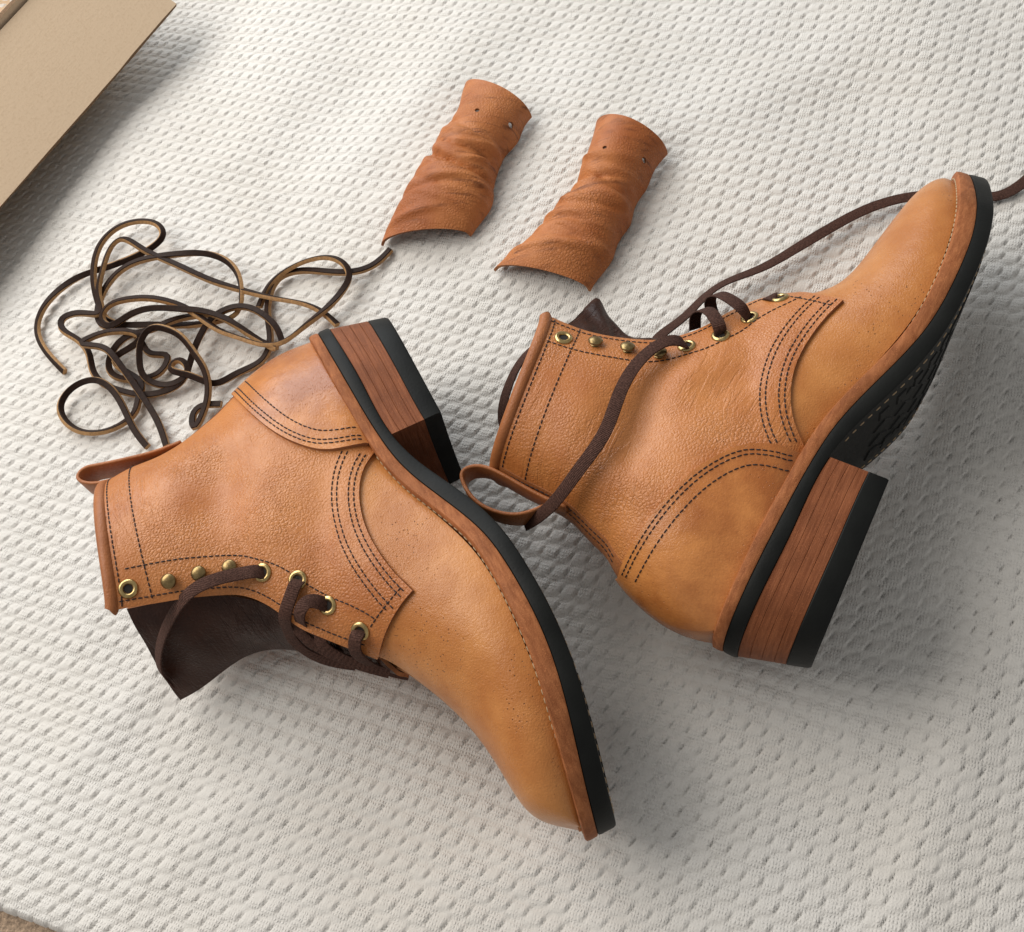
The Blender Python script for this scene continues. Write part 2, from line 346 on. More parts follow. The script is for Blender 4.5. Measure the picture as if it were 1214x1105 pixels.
def weave(x, y):
    wx = x+.30*lownoise(x, y, 21, 8, 4, 22)+.06*lownoise(x, y, 31, 8, 1.2, 3.); wy = y+.30*lownoise(x, y, 22, 8, 4, 22)+.06*lownoise(x, y, 32, 8, 1.2, 3.)
    st = np.stack([wx, wy], -1)@LINV; t = st[..., 1]; jt = np.floor(t); t = t-jt
    hsh = lambda a, b, c: (lambda r: r-np.floor(r))(np.sin(a*12.9898+b*78.233+c)*43758.5453)
    sp = st[..., 0]+.42*(t-.5); js = np.floor(sp); s = sp-js                          # s: 0 at a slit, 1 at the next
    r0, r1 = hsh(js, jt, 0.), hsh(js, jt, 3.); q0, q1 = hsh(np.round(sp), jt, 5.), hsh(np.round(sp), jt, 9.)
    d = sp-np.round(sp); dp = d-.06*(q0-.5)
    span = np.clip(1-((t-.47-.08*(q1-.5))/.30)**2, 0, 1)
    slit = np.exp(-(dp/.050)**2)*span**.7*(.75+.5*q1)
    flo = np.exp(-((dp+.15)/.11)**2)*span*(.7+.6*q0)                                   # raised floats beside the slit
    lift = np.clip(1-s, 0, 1)*span
    arc = t+.17*s-.10-.03*(r0-.5); arc = arc-np.round(arc)
    seam = np.exp(-(arc/.065)**2)*(.40+.60*np.exp(-((s-.25)/.34)**2))*(.7+.6*r1)
    dome = np.sin(np.pi*s)*np.sin(np.pi*np.clip(t, 0, 1))
    return 1.2*(.06*dome+.09*flo-.125*slit-.085*seam)+.02*(r0-.5)*dome
def build_bed():
    xs = np.arange(-62, 47, .118); ys = np.arange(-33, 66, .118)
    X, Y = np.meshgrid(xs, ys, indexing='ij'); Z = bed_h(X, Y)+weave(X, Y)
    n, k = X.shape; V = np.stack([X, Y, Z], -1).reshape(-1, 3)*CM
    me = bpy.data.meshes.new('bedspread'); a = (np.arange(n-1)[:, None]*k+np.arange(k-1)[None]).ravel()
    F = np.stack([a, a+k, a+k+1, a+1], 1).astype(np.int32)
    me.vertices.add(len(V)); me.vertices.foreach_set('co', V.ravel()); me.loops.add(F.size); me.loops.foreach_set('vertex_index', F.ravel())
    me.polygons.add(len(F)); me.polygons.foreach_set('loop_start', np.arange(0, F.size, 4, dtype=np.int32)); me.polygons.foreach_set('loop_total', np.full(len(F), 4, np.int32))
    me.update(calc_edges=True); me.validate(); me.polygons.foreach_set('use_smooth', np.ones(len(F), bool)); me.materials.append(M['cloth'])
    o = bpy.data.objects.new('bedspread', me); COL.objects.link(o)
    tag(o, 'off-white woven bedspread under the boots', 'bedspread', kind='structure')
def build_floor():
    d = np.array([EDGE_N[1], -EDGE_N[0]]); q = [EDGE_P-EDGE_N*.3-d*60, EDGE_P-EDGE_N*.3+d*60, EDGE_P+EDGE_N*60+d*60, EDGE_P+EDGE_N*60-d*60]
    if np.cross(q[1]-q[0], q[2]-q[1]) < 0: q = q[::-1]
    V = [(a, b, .30) for a, b in q]
    tag(mk('carpet_floor', V, [(0, 1, 2, 3)], M['carpet'], smooth=False), 'brown fuzzy carpet beyond the edge of the bedspread', 'carpet', kind='structure')

# ------------------------------------------------------------------ boots
POSE = {'A': ([[.44405, .04927, -.89465], [-.89588, .04094, -.4424], [.01483, .99795, .06232]], [-5.9568, 5.9884, 5.43729]),
        'B': ([[.47268, .00169, -.88123], [.88122, -.00692, .47266], [.0053, .99997, .00476]], [15.42842, -14.26342, 6.07571])}
ZX = [-2.5, 0, 4, 8, 10, 12, 14, 16, 18, 20, 22, 24, 26, 28, 30]
ZU = spline(ZX, [4.7, 4.58, 4.44, 4.14, 3.83, 3.22, 2.45, 1.86, 1.64, 1.62, 1.74, 2.04, 2.45, 2.88, 3.3])
ZW = spline(ZX, [4.05, 3.95, 3.74, 3.45, 3.11, 2.46, 1.69, 1.07, .80, .73, .80, 1.10, 1.58, 2.12, 2.62])
ZM = spline(ZX, [3.3, 3.22, 3.0, 2.83, 2.33, 1.53, .75, .22, .0, -.06, 0, .25, .68, 1.17, 1.65])
SEAM = [(8.4, 4.12), (9.25, 4.95), (10.6, 5.66), (12.3, 6.0), (13.9, 5.93), (15.5, 5.6), (16.65, 5.2)]
COUNTER = [(-.5, 9.85), (1.4, 9.45), (3.4, 8.9), (5.2, 8.15), (6.5, 7.25), (7.5, 6.05), (7.9, 4.15)]
EYE = {'A': [(9.35, 18.0), (9.85, 16.0), (10.2, 14.5), (10.6, 13.0), (11.65, 11.6), (12.9, 10.15), (14.7, 9.3), (16.5, 8.36)],
       'B': [(9.4, 17.55), (9.8, 15.9), (10.2, 14.25), (10.6, 12.6), (11.7, 11.55), (12.95, 10.2), (14.7, 9.3), (16.5, 8.37)]}
def densify(P, n): return smooth_path(np.asarray(P, float), n)
def offset2(P, d):
    t = unit(np.gradient(P, axis=0)); return P+d*np.stack([-t[:, 1], t[:, 0]], 1)
DIP = {'A': .30, 'B': .36}                                   # the top edge dips at the side
class BootBuilder:
    def __init__(s, key, label):
        s.key = key; s.B = Boot(key); Mx, t = np.array(POSE[key][0]), np.array(POSE[key][1])
        s.Mx, s.t = Mx, t; s.sg = 1 if np.linalg.det(Mx) > 0 else -1
        s.root = bpy.data.objects.new('work_boot', None); COL.objects.link(s.root); s.root.empty_display_size = .05
        R = Mx@np.diag([1, s.sg, 1]); s.root.matrix_world = Matrix([list(R[i])+[t[i]*CM] for i in range(3)]+[[0, 0, 0, 1]])
        tag(s.root, label, 'boot', 'pair of tan leather boots on the bed')
        s.stitch_v, s.stitch_f = [], []
    def loc(s, P): return (np.asarray(P, float)-s.t)@s.Mx              # world cm -> boot frame
    def add(s, name, V, F, mat, **k): return mk(name, V, F, mat, k.pop('parent', s.root), s.sg, **k)
    def shell(s, name, U, TH, SD, off, thick, mat, flip=False, inner=None):
        n, k = U.shape; P = np.zeros((n, k, 3)); N = np.zeros((n, k, 3))
        for sd in (1., -1.):
            mk_ = SD == sd
            if mk_.any(): P[mk_] = s.B.surf(U[mk_], TH[mk_], sd, off); N[mk_] = s.B.normal(U[mk_], TH[mk_], sd)
        F = grid_faces(n, k, 0, flip); V, F2 = thicken(P.reshape(-1, 3), F, N.reshape(-1, 3), thick)
        nf = len(F); mi = [0]*nf+[1]*(len(F2)-nf)
        if inner: mi = [0]*nf+[1]*nf+[2]*(len(F2)-2*nf)
        return s.add(name, V, F2, [mat, inner, M['raw']] if inner else [mat, M['raw']], mi=mi, sharp=40)
    # -- stitches ---------------------------------------------------------
    def stitch(s, P, N, length=.25, gap=.05, w=.036, h=.035, store=None):
        l = np.concatenate([[0], np.cumsum(np.linalg.norm(np.diff(P, axis=0), axis=1))]); m_ = max(2, int(l[-1]/(length+gap)))
        for i in range(m_):
            q = [(i+.08)*(length+gap), (i+.5)*(length+gap), (i+.5)*(length+gap)+length/2]
            c = np.array([np.interp(q[1], l, P[:, k]) for k in range(3)]); c2 = np.array([np.interp(min(q[1]+.05, l[-1]), l, P[:, k]) for k in range(3)])
            c1 = np.array([np.interp(max(q[1]-.05, 0), l, P[:, k]) for k in range(3)]); nn = unit(np.array([np.interp(q[1], l, N[:, k]) for k in range(3)]))
            t = unit(c2-c1); sd = np.cross(nn, t); a = random.uniform(-.10, .10); t = t*math.cos(a)+sd*math.sin(a); sd = np.cross(nn, t)
            L = length/2*random.uniform(.9, 1.05); tgt = store or (s.stitch_v, s.stitch_f); o = len(tgt[0])
            for (x, rr) in ((-L, .25), (-L*.6, 1), (L*.6, 1), (L, .25)):
                for y, z in ((w*rr, 0), (w*.6*rr, h*rr), (-w*.6*rr, h*rr), (-w*rr, 0)): tgt[0].append(c+t*x+sd*y+nn*z)
            for r in range(3):
                for y in range(3): a0 = o+r*4+y; tgt[1].append((a0, a0+1, a0+5, a0+4))
            tgt[1].append((o, o+1, o+2, o+3)[::-1]); tgt[1].append((o+12, o+13, o+14, o+15))
    def row(s, xz, off, n=220, **k):
        p = densify(xz, n); u, th = s.B.inv(p[:, 0], p[:, 1]); s.rowu(u, th, off, **k)
    def rowu(s, u, th, off, **k):
        g = np.ones(25)/25                                       # calm the inverse's steps
        if len(u) > 30: u = np.convolve(np.pad(u, 12, mode='reflect', reflect_type='odd'), g, 'valid'); th = np.convolve(np.pad(th, 12, mode='reflect', reflect_type='odd'), g, 'valid')
        s.stitch(s.B.surf(u, th, 1., off), s.B.normal(u, th, 1.), **k)
    # -- upper ------------------------------------------------------------
    def upper(s):
        B = s.B
        # front edge of the quarter: u as a function of theta
        sm = densify(SEAM, 90); u, th = B.inv(sm[:, 0], sm[:, 1]); th[0] = 0; th = np.maximum.accumulate(th+np.arange(len(th))*1e-6)
        tip = th[-1]; uf = B.inv(*[[c] for c in B.r(np.array([12.15]))[0]])[0][0]
        s.uf = 12.15; th_all = np.concatenate([th, [np.pi]]); u_all = np.concatenate([u, [12.15]])
        s.uend = lambda t: np.interp(t, th_all, u_all)
        TH = np.concatenate([np.linspace(0, tip, 44), np.linspace(tip, np.pi, 34)[1:]])
        full = np.concatenate([TH[::-1], TH]); sd = np.concatenate([np.ones(len(TH)), -np.ones(len(TH))])
        # vamp, running on beneath the quarter
        S = np.linspace(0, 1, 110)**.9; e = s.uend(full)-1.1
        U = e[None]+(NST-e)[None]*S[:, None]; T2 = np.broadcast_to(full, U.shape); D2 = np.broadcast_to(sd, U.shape)
        s.shell('vamp', U, T2, D2, 0., .2, M['vamp'], flip=True)
        # quarter
        S = np.linspace(0, 1, 150); e = s.uend(full); s.u0 = lambda t_: DIP[s.key]*np.sin(np.asarray(t_))**1.3
        U = s.u0(full)[None]+S[:, None]*(e-s.u0(full))[None]; T2 = np.broadcast_to(full, U.shape)
        s.shell('quarter', U, T2, np.broadcast_to(sd, U.shape), .20, .32, M['quarter'], flip=True, inner=M['lining'])
        # heel counter
        c = densify(COUNTER, 120); u, th = B.inv(c[:, 0], c[:, 1]); o = np.argsort(u); u, th = u[o], th[o]
        th = np.convolve(np.pad(th, 3, mode='edge'), np.ones(7)/7, 'valid'); th[0] = 0; th[-1] = 0
        uu = np.linspace(u[0], u[-1], 90); tc = np.interp(uu, u, th); f = np.linspace(1, 0, 40)
        T2 = np.concatenate([tc[:, None]*f[None], tc[:, None]*f[::-1][None]], 1); U = np.broadcast_to(uu[:, None], T2.shape)
        D2 = np.broadcast_to(np.concatenate([np.ones(40), -np.ones(40)]), T2.shape)
        s.shell('heel_counter', U, T2, D2, .44, .26, M['counter'], flip=True)
        # backstay strip up the heel seam
        uu = np.linspace(.25, u[0]+.5, 60); f = np.linspace(.36, 0, 9); T2 = np.broadcast_to(np.concatenate([f, f[::-1]]), (60, 18)); U = np.broadcast_to(uu[:, None], T2.shape)
        s.shell('backstay', U, T2, np.broadcast_to(np.concatenate([np.ones(9), -np.ones(9)]), T2.shape), .26, .12, M['trim'], flip=True)
        for k in (.30, .20): s.rowu(np.linspace(.6, u[0]-.1, 80), np.full(80, k), .27)
        # rolled collar round the top edge
        t = np.concatenate([np.linspace(np.pi, 0, 60), np.linspace(0, np.pi, 60)[1:]]); sdv = np.concatenate([np.ones(60), -np.ones(59)])
        P = np.array([B.surf(np.array([s.u0(a)]), np.array([a]), b, .08)[0] for a, b in zip(t, sdv)])
        up = unit(B.base(np.array([0.]), np.array([1.5]))[0]-B.base(np.array([.6]), np.array([1.5]))[0])
        P = P+up*.05; Nn = np.array([B.normal(np.array([s.u0(a)+.02]), np.array([a]), b)[0] for a, b in zip(t, sdv)])
        sec = [(.34*math.cos(a)-.02, .30*math.sin(a)) for a in np.linspace(0, 2*math.pi, 17)[:-1]]
        V, F = sweep(P, Nn, sec); s.add('collar', V, F, M['trim'])
        # stitched rows
        R = B.r(np.linspace(.05, 11.9, 160)); inw = offset2(R, -1.); c0 = B.base(np.array([6.]), np.array([1.5]))[0, [0, 2]]
        sg = -1 if np.linalg.norm(inw[80]-c0) < np.linalg.norm(R[80]-c0) else 1
        s.row(offset2(R, sg*.32), .21); f2 = offset2(R, sg*1.75); f2 = np.vstack([f2[6:138:6], [(16.0, 7.75), (16.75, 7.3)]]); s.row(f2, .21)
        for uu_ in (.22, 1.0):
            tt_ = np.linspace(.35, np.pi-.1, 120); s.rowu(uu_+s.u0(tt_)*(1 if uu_ < .5 else .75), tt_, .21)
        cen = np.array([14.5, 7.6]); sm = densify(SEAM, 160)
        for d in (.28, .55, 1.15, 1.42):
            p = offset2(sm, d); p = p if np.linalg.norm(p[110]-cen) < np.linalg.norm(sm[110]-cen) else offset2(sm, -d)
            s.row(p[4+int(4*d):160-int(4*d)], .21, n=180)
        ed = np.stack([np.linspace(16.45, 16.98, 30), np.linspace(5.6, 8.0, 30)], 1); s.row(ed-[.28, 0], .21, n=60)
        c = densify(COUNTER, 160); low = np.array([2., 6.])
        for d in (.22, .45, 1.0):
            p = offset2(c, -d); p = p if np.linalg.norm(p[80]-low) < np.linalg.norm(c[80]-low) else offset2(c, d)
            s.row(p[8:156], .45, n=180)
    def outline(s, d, n=140, x1=None):
        a, b = s.B.plan(n)
        loop = np.concatenate([a, b[::-1][1:-1]]); g = np.exp(-.5*(np.arange(-6, 7)/2.5)**2); g /= g.sum()
        L = np.concatenate([[0], np.cumsum(np.linalg.norm(np.diff(np.vstack([loop, loop[:1]]), axis=0), axis=1))]); q = np.linspace(0, L[-1], 361)[:-1]
        lp = np.vstack([loop, loop[:1]]); loop = np.stack([np.interp(q, L, lp[:, k]) for k in range(2)], 1)
        loop = np.stack([np.convolve(np.pad(loop[:, k], 6, mode='wrap'), g, 'valid') for k in range(2)], 1)
        t = unit(np.roll(loop, -1, 0)-np.roll(loop, 1, 0)); nrm = np.stack([t[:, 1], -t[:, 0]], 1); c = loop.mean(0)
        if ((loop-c)*nrm).sum() < 0: nrm = -nrm
        return loop+nrm*d, nrm
    def slab(s, name, rings, mat, caps=True, **k):
        """stack of closed rings -> one solid"""
        n = len(rings[0]); V = np.concatenate(rings); F = []
        for r in range(len(rings)-1):
            for i in range(n): a, b = r*n+i, r*n+(i+1) % n; F.append((a, b, b+n, a+n))
        c0, c1 = rings[0].mean(0), rings[-1].mean(0); o = len(V); V = np.vstack([V, c0, c1]) if k.pop('fan', False) else V
        if len(V) > o:
            for i in range(n): F.append((o, (i+1) % n, i)); F.append((o+1, (len(rings)-1)*n+i, (len(rings)-1)*n+(i+1) % n))
        else:
            h = n//2                                             # strips across, so the caps follow the curve of the sole
            for r, fl in ((0, 1), (len(rings)-1, 0)):
                for i in range(1, h):
                    q = (r*n+i-1, r*n+i, r*n+(n-i) % n, r*n+(n-i+1) % n); q = tuple(dict.fromkeys(q)); F.append(q if not fl else q[::-1])
        F2 = F
        return s.add(name, V, [tuple(reversed(f)) for f in F2], mat, sharp=k.pop('sharp', 35), **k)
    def sole(s):
        def ring(d, zf, dz): P, _ = s.outline(d); return np.column_stack([P, zf(P[:, 0])[:, 0]+dz])
        wob = np.random.default_rng(5).normal(0, 1, 360); wob = np.convolve(np.pad(wob, 10, mode='wrap'), np.ones(21)/21, 'valid')*.05
        def rw(d, zf, dz): r = ring(d, zf, dz); return r+np.column_stack([np.zeros(360), np.zeros(360), wob*.4])
        s.slab('welt', [ring(-.15, ZU, -.03), rw(.36, ZU, -.05), rw(.47, ZU, -.12), rw(.50, ZU, -.3), rw(.49, ZW, .08), ring(.45, ZW, .005)], M['welt'])
        so = s.slab('outsole', [ring(.40, ZW, -.005), ring(.47, ZW, -.05), ring(.50, ZW, -.2), ring(.50, ZM, .14), ring(.45, ZM, .03), ring(.36, ZM, 0.)], M['rubber'])
        # tread lugs under the forepart and the row of lock stitches round it
        V, F = [], []
        def lug(x, y, lx, ly, a, h=.08):
            o = len(V); ca, sa = math.cos(a), math.sin(a)
            for zz, k in ((.02, 1.), (-h, .86)):
                for qx, qy in ((-1, -1), (1, -1), (1, 1), (-1, 1)):
                    px_, py_ = x+ca*qx*lx*k/2-sa*qy*ly*k/2, y+sa*qx*lx*k/2+ca*qy*ly*k/2; V.append((px_, py_, float(ZM(np.array(px_))[0])+zz))
            F.extend([(o+i, o+(i+1) % 4, o+4+(i+1) % 4, o+4+i) for i in range(4)]); F.append((o+4, o+5, o+6, o+7))
        P, N = s.outline(-1.5)
        for i in range(0, 360, 6):
            if P[i, 0] > 11.5: lug(P[i, 0], P[i, 1], 1.05, .62, math.atan2(N[i, 1], N[i, 0]))
        for x in np.arange(12.5, 27.5, 1.5):
            hw = np.interp(x, [12, 16, 20, 24, 28], [2.0, 2.8, 3.3, 2.7, 1.2])
            for y in np.arange(-hw, hw+.1, 1.5): lug(x, y-.3, .95, .95, math.pi/4)
        F = [tuple(reversed(f)) for f in F]
        tag(s.add('tread', V, F, M['rubber'], smooth=False, parent=so), kind='stuff')
        sv = ([], []); P, N = s.outline(-.10); P3 = np.column_stack([P, ZM(P[:, 0])[:, 0]+.02]); m_ = np.where(P[:, 0] > 9.2)[0]
        for seg in np.split(m_, np.where(np.diff(m_) > 1)[0]+1): s.stitch(P3[seg], np.tile([0, 0, -1.], (len(seg), 1)), .34, .2, .06, .06, sv)
        P, N = s.outline(.06); P3 = np.column_stack([P, ZU(P[:, 0])[:, 0]-.035]); m_ = np.where(P[:, 0] > 8.5)[0]
        for seg in np.split(m_, np.where(np.diff(m_) > 1)[0]+1): s.stitch(P3[seg], np.tile([0, 0, 1.], (len(seg), 1)), .30, .10, .045, .04, sv)
        tag(s.add('welt_stitching', sv[0], sv[1], M['white_thread']), kind='stuff')
        # stacked heel
        def heel_ring(f, d):
            P, _ = s.outline(d); z0 = ZM(P[:, 0])[:, 0]; keep = P[:, 0] < 8.25; idx = np.where(keep)[0]
            i0 = idx[np.where(np.diff(idx) > 1)[0][0]+1] if (np.diff(idx) > 1).any() else idx[0]
            order = np.roll(np.arange(360), -i0); order = order[keep[order]]; Q = P[order]; z = ZM(Q[:, 0])[:, 0]
            L = np.concatenate([[0], np.cumsum(np.linalg.norm(np.diff(Q, axis=0), axis=1))]); q = np.linspace(0, L[-1], 90)
            Q = np.stack([np.interp(q, L, Q[:, k]) for k in range(2)], 1); zt = ZM(Q[:, 0])[:, 0]-.004
            br = np.stack([Q[-1]+(Q[0]-Q[-1])*t for t in np.linspace(0, 1, 16)[1:-1]]); br[:, 0] -= .35*np.sin(np.pi*np.linspace(0, 1, 16)[1:-1]); Q = np.vstack([Q, br]); zt = ZM(Q[:, 0])[:, 0]-.004
            Q = Q.copy(); Q[:, 0] += f*1.0*np.clip((8.2-Q[:, 0])/10, 0, 1); Q[:, 1] *= 1-.03*f
            return np.column_stack([Q, zt*(1-f)+0.*f])
        cuts = [0, .165, .33, .50, .66]
        for a, b in zip(cuts[:-1], cuts[1:]):
            j = random.uniform(-.015, .015)
            s.slab('heel_layer', [heel_ring(a+.001, .380+j*.6), heel_ring(a+.007, .40+j*.6), heel_ring(b-.007, .40+j*.6), heel_ring(b-.001, .380+j*.6)], M['stack'], fan=True, sharp=12)
        s.slab('top_lift', [heel_ring(.664, .38), heel_ring(.68, .42), heel_ring(.96, .42), heel_ring(1., .34)], M['rubber'], fan=True)
    def hardware(s):
        ring = [(.24, -.10), (.24, .05), (.28, .10), (.37, .12), (.46, .075), (.50, .0), (.49, -.06)]
        stud = [(.0, .37), (.16, .36), (.30, .315), (.39, .24), (.385, .17), (.22, .13), (.19, .0), (.30, -.02)]
        me = {}
        for i, (x, z) in enumerate(EYE[s.key]):
            u, th = s.B.inv([x], [z]); P = s.B.surf(u, th, 1., .21)[0]; Fm = frame_of(s.B.normal(u, th, 1.)[0])
            hook = i in (1, 2, 3); V, F = lathe(stud if hook else ring); F = F if not hook else [tuple(reversed(f)) for f in F]
            F = [tuple(reversed(f)) for f in F] if hook else F
            o = s.add('lace_hook' if hook else 'eyelet', V@Fm.T+P, F, M['darkbrass'] if hook else M['brass'])
            if not hook:
                V = np.array([(.22*math.cos(a), .22*math.sin(a), .015) for a in np.linspace(0, 2*math.pi, 21)[:-1]])
                s.add('eyelet_hole_shade', V@Fm.T+P, [tuple(range(20))], M['hole'], parent=o, smooth=False)  # dark disc painted in for the shade inside the eyelet; leather isn't pierced
    def on(s, p, off):
        """point on the upper's outer side seen at a photo pixel"""
        if not hasattr(s, 'cache'):
            U, TH = np.meshgrid(np.linspace(0, NST, 420), np.linspace(.02, np.pi-.001, 160), indexing='ij'); U, TH = U.ravel(), TH.ravel()
            Q = s.B.surf(U, TH, 1., .21); c = (Q@s.Mx.T+s.t-CAM_C)@CAM_R; s.cache = (U, TH, Q, np.stack([PX+FPX*c[:, 0]/c[:, 2], PY+FPX*c[:, 1]/c[:, 2]], 1), c[:, 2])
        U, TH, Q, px, dep = s.cache; d = np.linalg.norm(px-np.array(p), axis=1); i = np.argmin(d+dep*.3)
        return (Q[i]+s.B.normal(U[i:i+1], TH[i:i+1], 1.)[0]*off)@s.Mx.T+s.t
    def lace(s, pts, hint=None, w=.70, t=.10, n=60, world=True, name='lace'):
        P = np.array([at(p[:2], p[2]) if len(p) == 3 else s.on(p[:2], p[3]) for p in pts]) if world else np.array(pts, float); P = s.loc(P) if world else P
        Q = smooth_path(P, n)
        if hint is None: H = np.broadcast_to(s.loc(s.t+np.array([0, 0, 1.])), Q.shape)
        else:
            h = np.array([s.loc(s.t+np.array(x, float)) for x in hint]); tt = np.linspace(0, 1, len(h)); q = np.linspace(0, 1, n); H = np.stack([np.interp(q, tt, h[:, k]) for k in range(3)], 1)
        V, F = sweep(Q, H, rrect(w, t, .035)); return s.add(name, V, F, M['lace'], sharp=50)
    def sheet(s, name, rows, thick, mats, nu=40, nv=24, world=True, bulge=0.):
        """ruled leather sheet through rows of points"""
        G = np.array([smooth_path([s.loc(at(p[:2], p[2])) for p in r], nu) for r in rows]); k = np.arange(len(rows), dtype=float)
        S = spline(k, G.reshape(len(rows), -1))(np.linspace(0, k[-1], nv)).reshape(nv, nu, 3)
        N = unit(np.cross(np.gradient(S, axis=0), np.gradient(S, axis=1)))
        a_, b_ = np.meshgrid(np.linspace(0, 1, nv), np.linspace(0, 1, nu), indexing='ij'); S = S+N*(.10*np.sin(a_*7+b_*9)+.07*np.sin(b_*23-a_*5)+.05*np.sin(b_*41+a_*13))[..., None]*np.sin(np.pi*np.clip(a_, 0.04, 1))[..., None]
        N = unit(np.cross(np.gradient(S, axis=0), np.gradient(S, axis=1)))
        V, F = thicken(S.reshape(-1, 3), grid_faces(nv, nu), N.reshape(-1, 3), thick); nf = (nv-1)*(nu-1)
        return s.add(name, V, F, mats, mi=[0]*nf*2+[1]*(len(F)-2*nf), sharp=40)
    def finish(s):
        tag(s.add('stitching', s.stitch_v, s.stitch_f, M['thread']), kind='stuff')
def strap(s, name, pts, width, thick, y0, mat):
    P = smooth_path([(a, y0, b) for a, b in pts], 70); V, F = sweep(P, unit(np.cross(np.gradient(P, axis=0), [0, 1., 0])), rrect(width, thick, .08)); s.add(name, V, F, mat)
def boot_a():
    s = BootBuilder('A', 'tan leather boot with its toe pointing down, nearest the tangle of rawhide laces')
    s.upper(); s.sole(); s.hardware()
    s.sheet('tongue', [[(150, 722, 6.8), (200, 712, 6.8), (260, 706, 6.6), (330, 722, 6.9), (440, 776, 7.0)],
                       [(168, 757, 5.4), (214, 752, 5.4), (272, 744, 5.2), (337, 742, 6.2), (456, 787, 6.4)],
                       [(193, 802, 3.0), (232, 790, 3.2), (284, 768, 3.6), (348, 758, 5.4), (470, 797, 5.7)],
                       [(214, 830, 1.2), (240, 815, 1.5), (285, 782, 2.4), (356, 772, 4.6), (484, 804, 5.1)]], .22, [M['lining'], M['raw']])
    s.lace([(314, 680, 0, -.15), (307, 678, 0, .28), (292, 680, 0, .42), (264, 685, 0, .62), (236, 696, 0, .62), (210, 720, 9.0), (195, 748, 7.2), (188, 775, 5.2), (191, 797, 3.8), (204, 812, 2.7)],
           [(0, 0, 1), (0, 0, 1), (-.2, -.2, 1), (-.5, -.4, .8), (-.7, -.4, .6)])
    s.lace([(355, 688, 0, -.15), (353, 693, 0, .25), (348, 706, 0, .32), (343, 726, 0, .35), (341, 746, 7.6), (352, 764, 6.2), (380, 781, 5.0), (421, 789, 4.4)], [(0, 0, 1), (0, -.5, 1), (-.3, -.8, .6), (-.3, -.8, .6)])
    s.lace([(389, 719, 0, -.15), (382, 714, 0, .3), (369, 713, 0, .5), (360, 725, 0, .5), (363, 747, 7.8), (386, 766, 6.4), (415, 780, 5.0)], [(0, 0, 1), (-.2, -.3, 1), (-.4, -.7, .7), (-.3, -.8, .6)])
    s.lace([(428, 746, 0, -.15), (425, 753, 0, .28), (423, 766, 0, .3), (431, 783, 7.0), (458, 795, 5.2), (485, 801, 4.6)], [(0, 0, 1), (-.2, -.5, 1), (-.3, -.7, .7), (-.3, -.8, .6)])
    s.lace([(350, 712, 0, -.35), (352, 742, 7.9), (372, 764, 7.0), (402, 779, 6.3), (436, 790, 5.8)], [(-.2, -.6, 1), (-.3, -.8, .7), (-.3, -.8, .7)], n=40)
    s.lace([(388, 736, 0, -.4), (380, 758, 7.8), (396, 775, 7.0), (428, 789, 6.2), (462, 798, 5.6)], [(-.2, -.6, 1), (-.3, -.8, .7), (-.3, -.8, .7)], n=40)
    strap(s, 'pull_loop', [(.75, 13.6), (.62, 15.0), (.25, 16.6), (-.28, 18.4), (-.42, 19.2), (-.05, 19.6), (.65, 19.1), (1.1, 17.9), (1.25, 16.5)], 1.6, .2, .6, M['trim'])
    s.finish(); return s
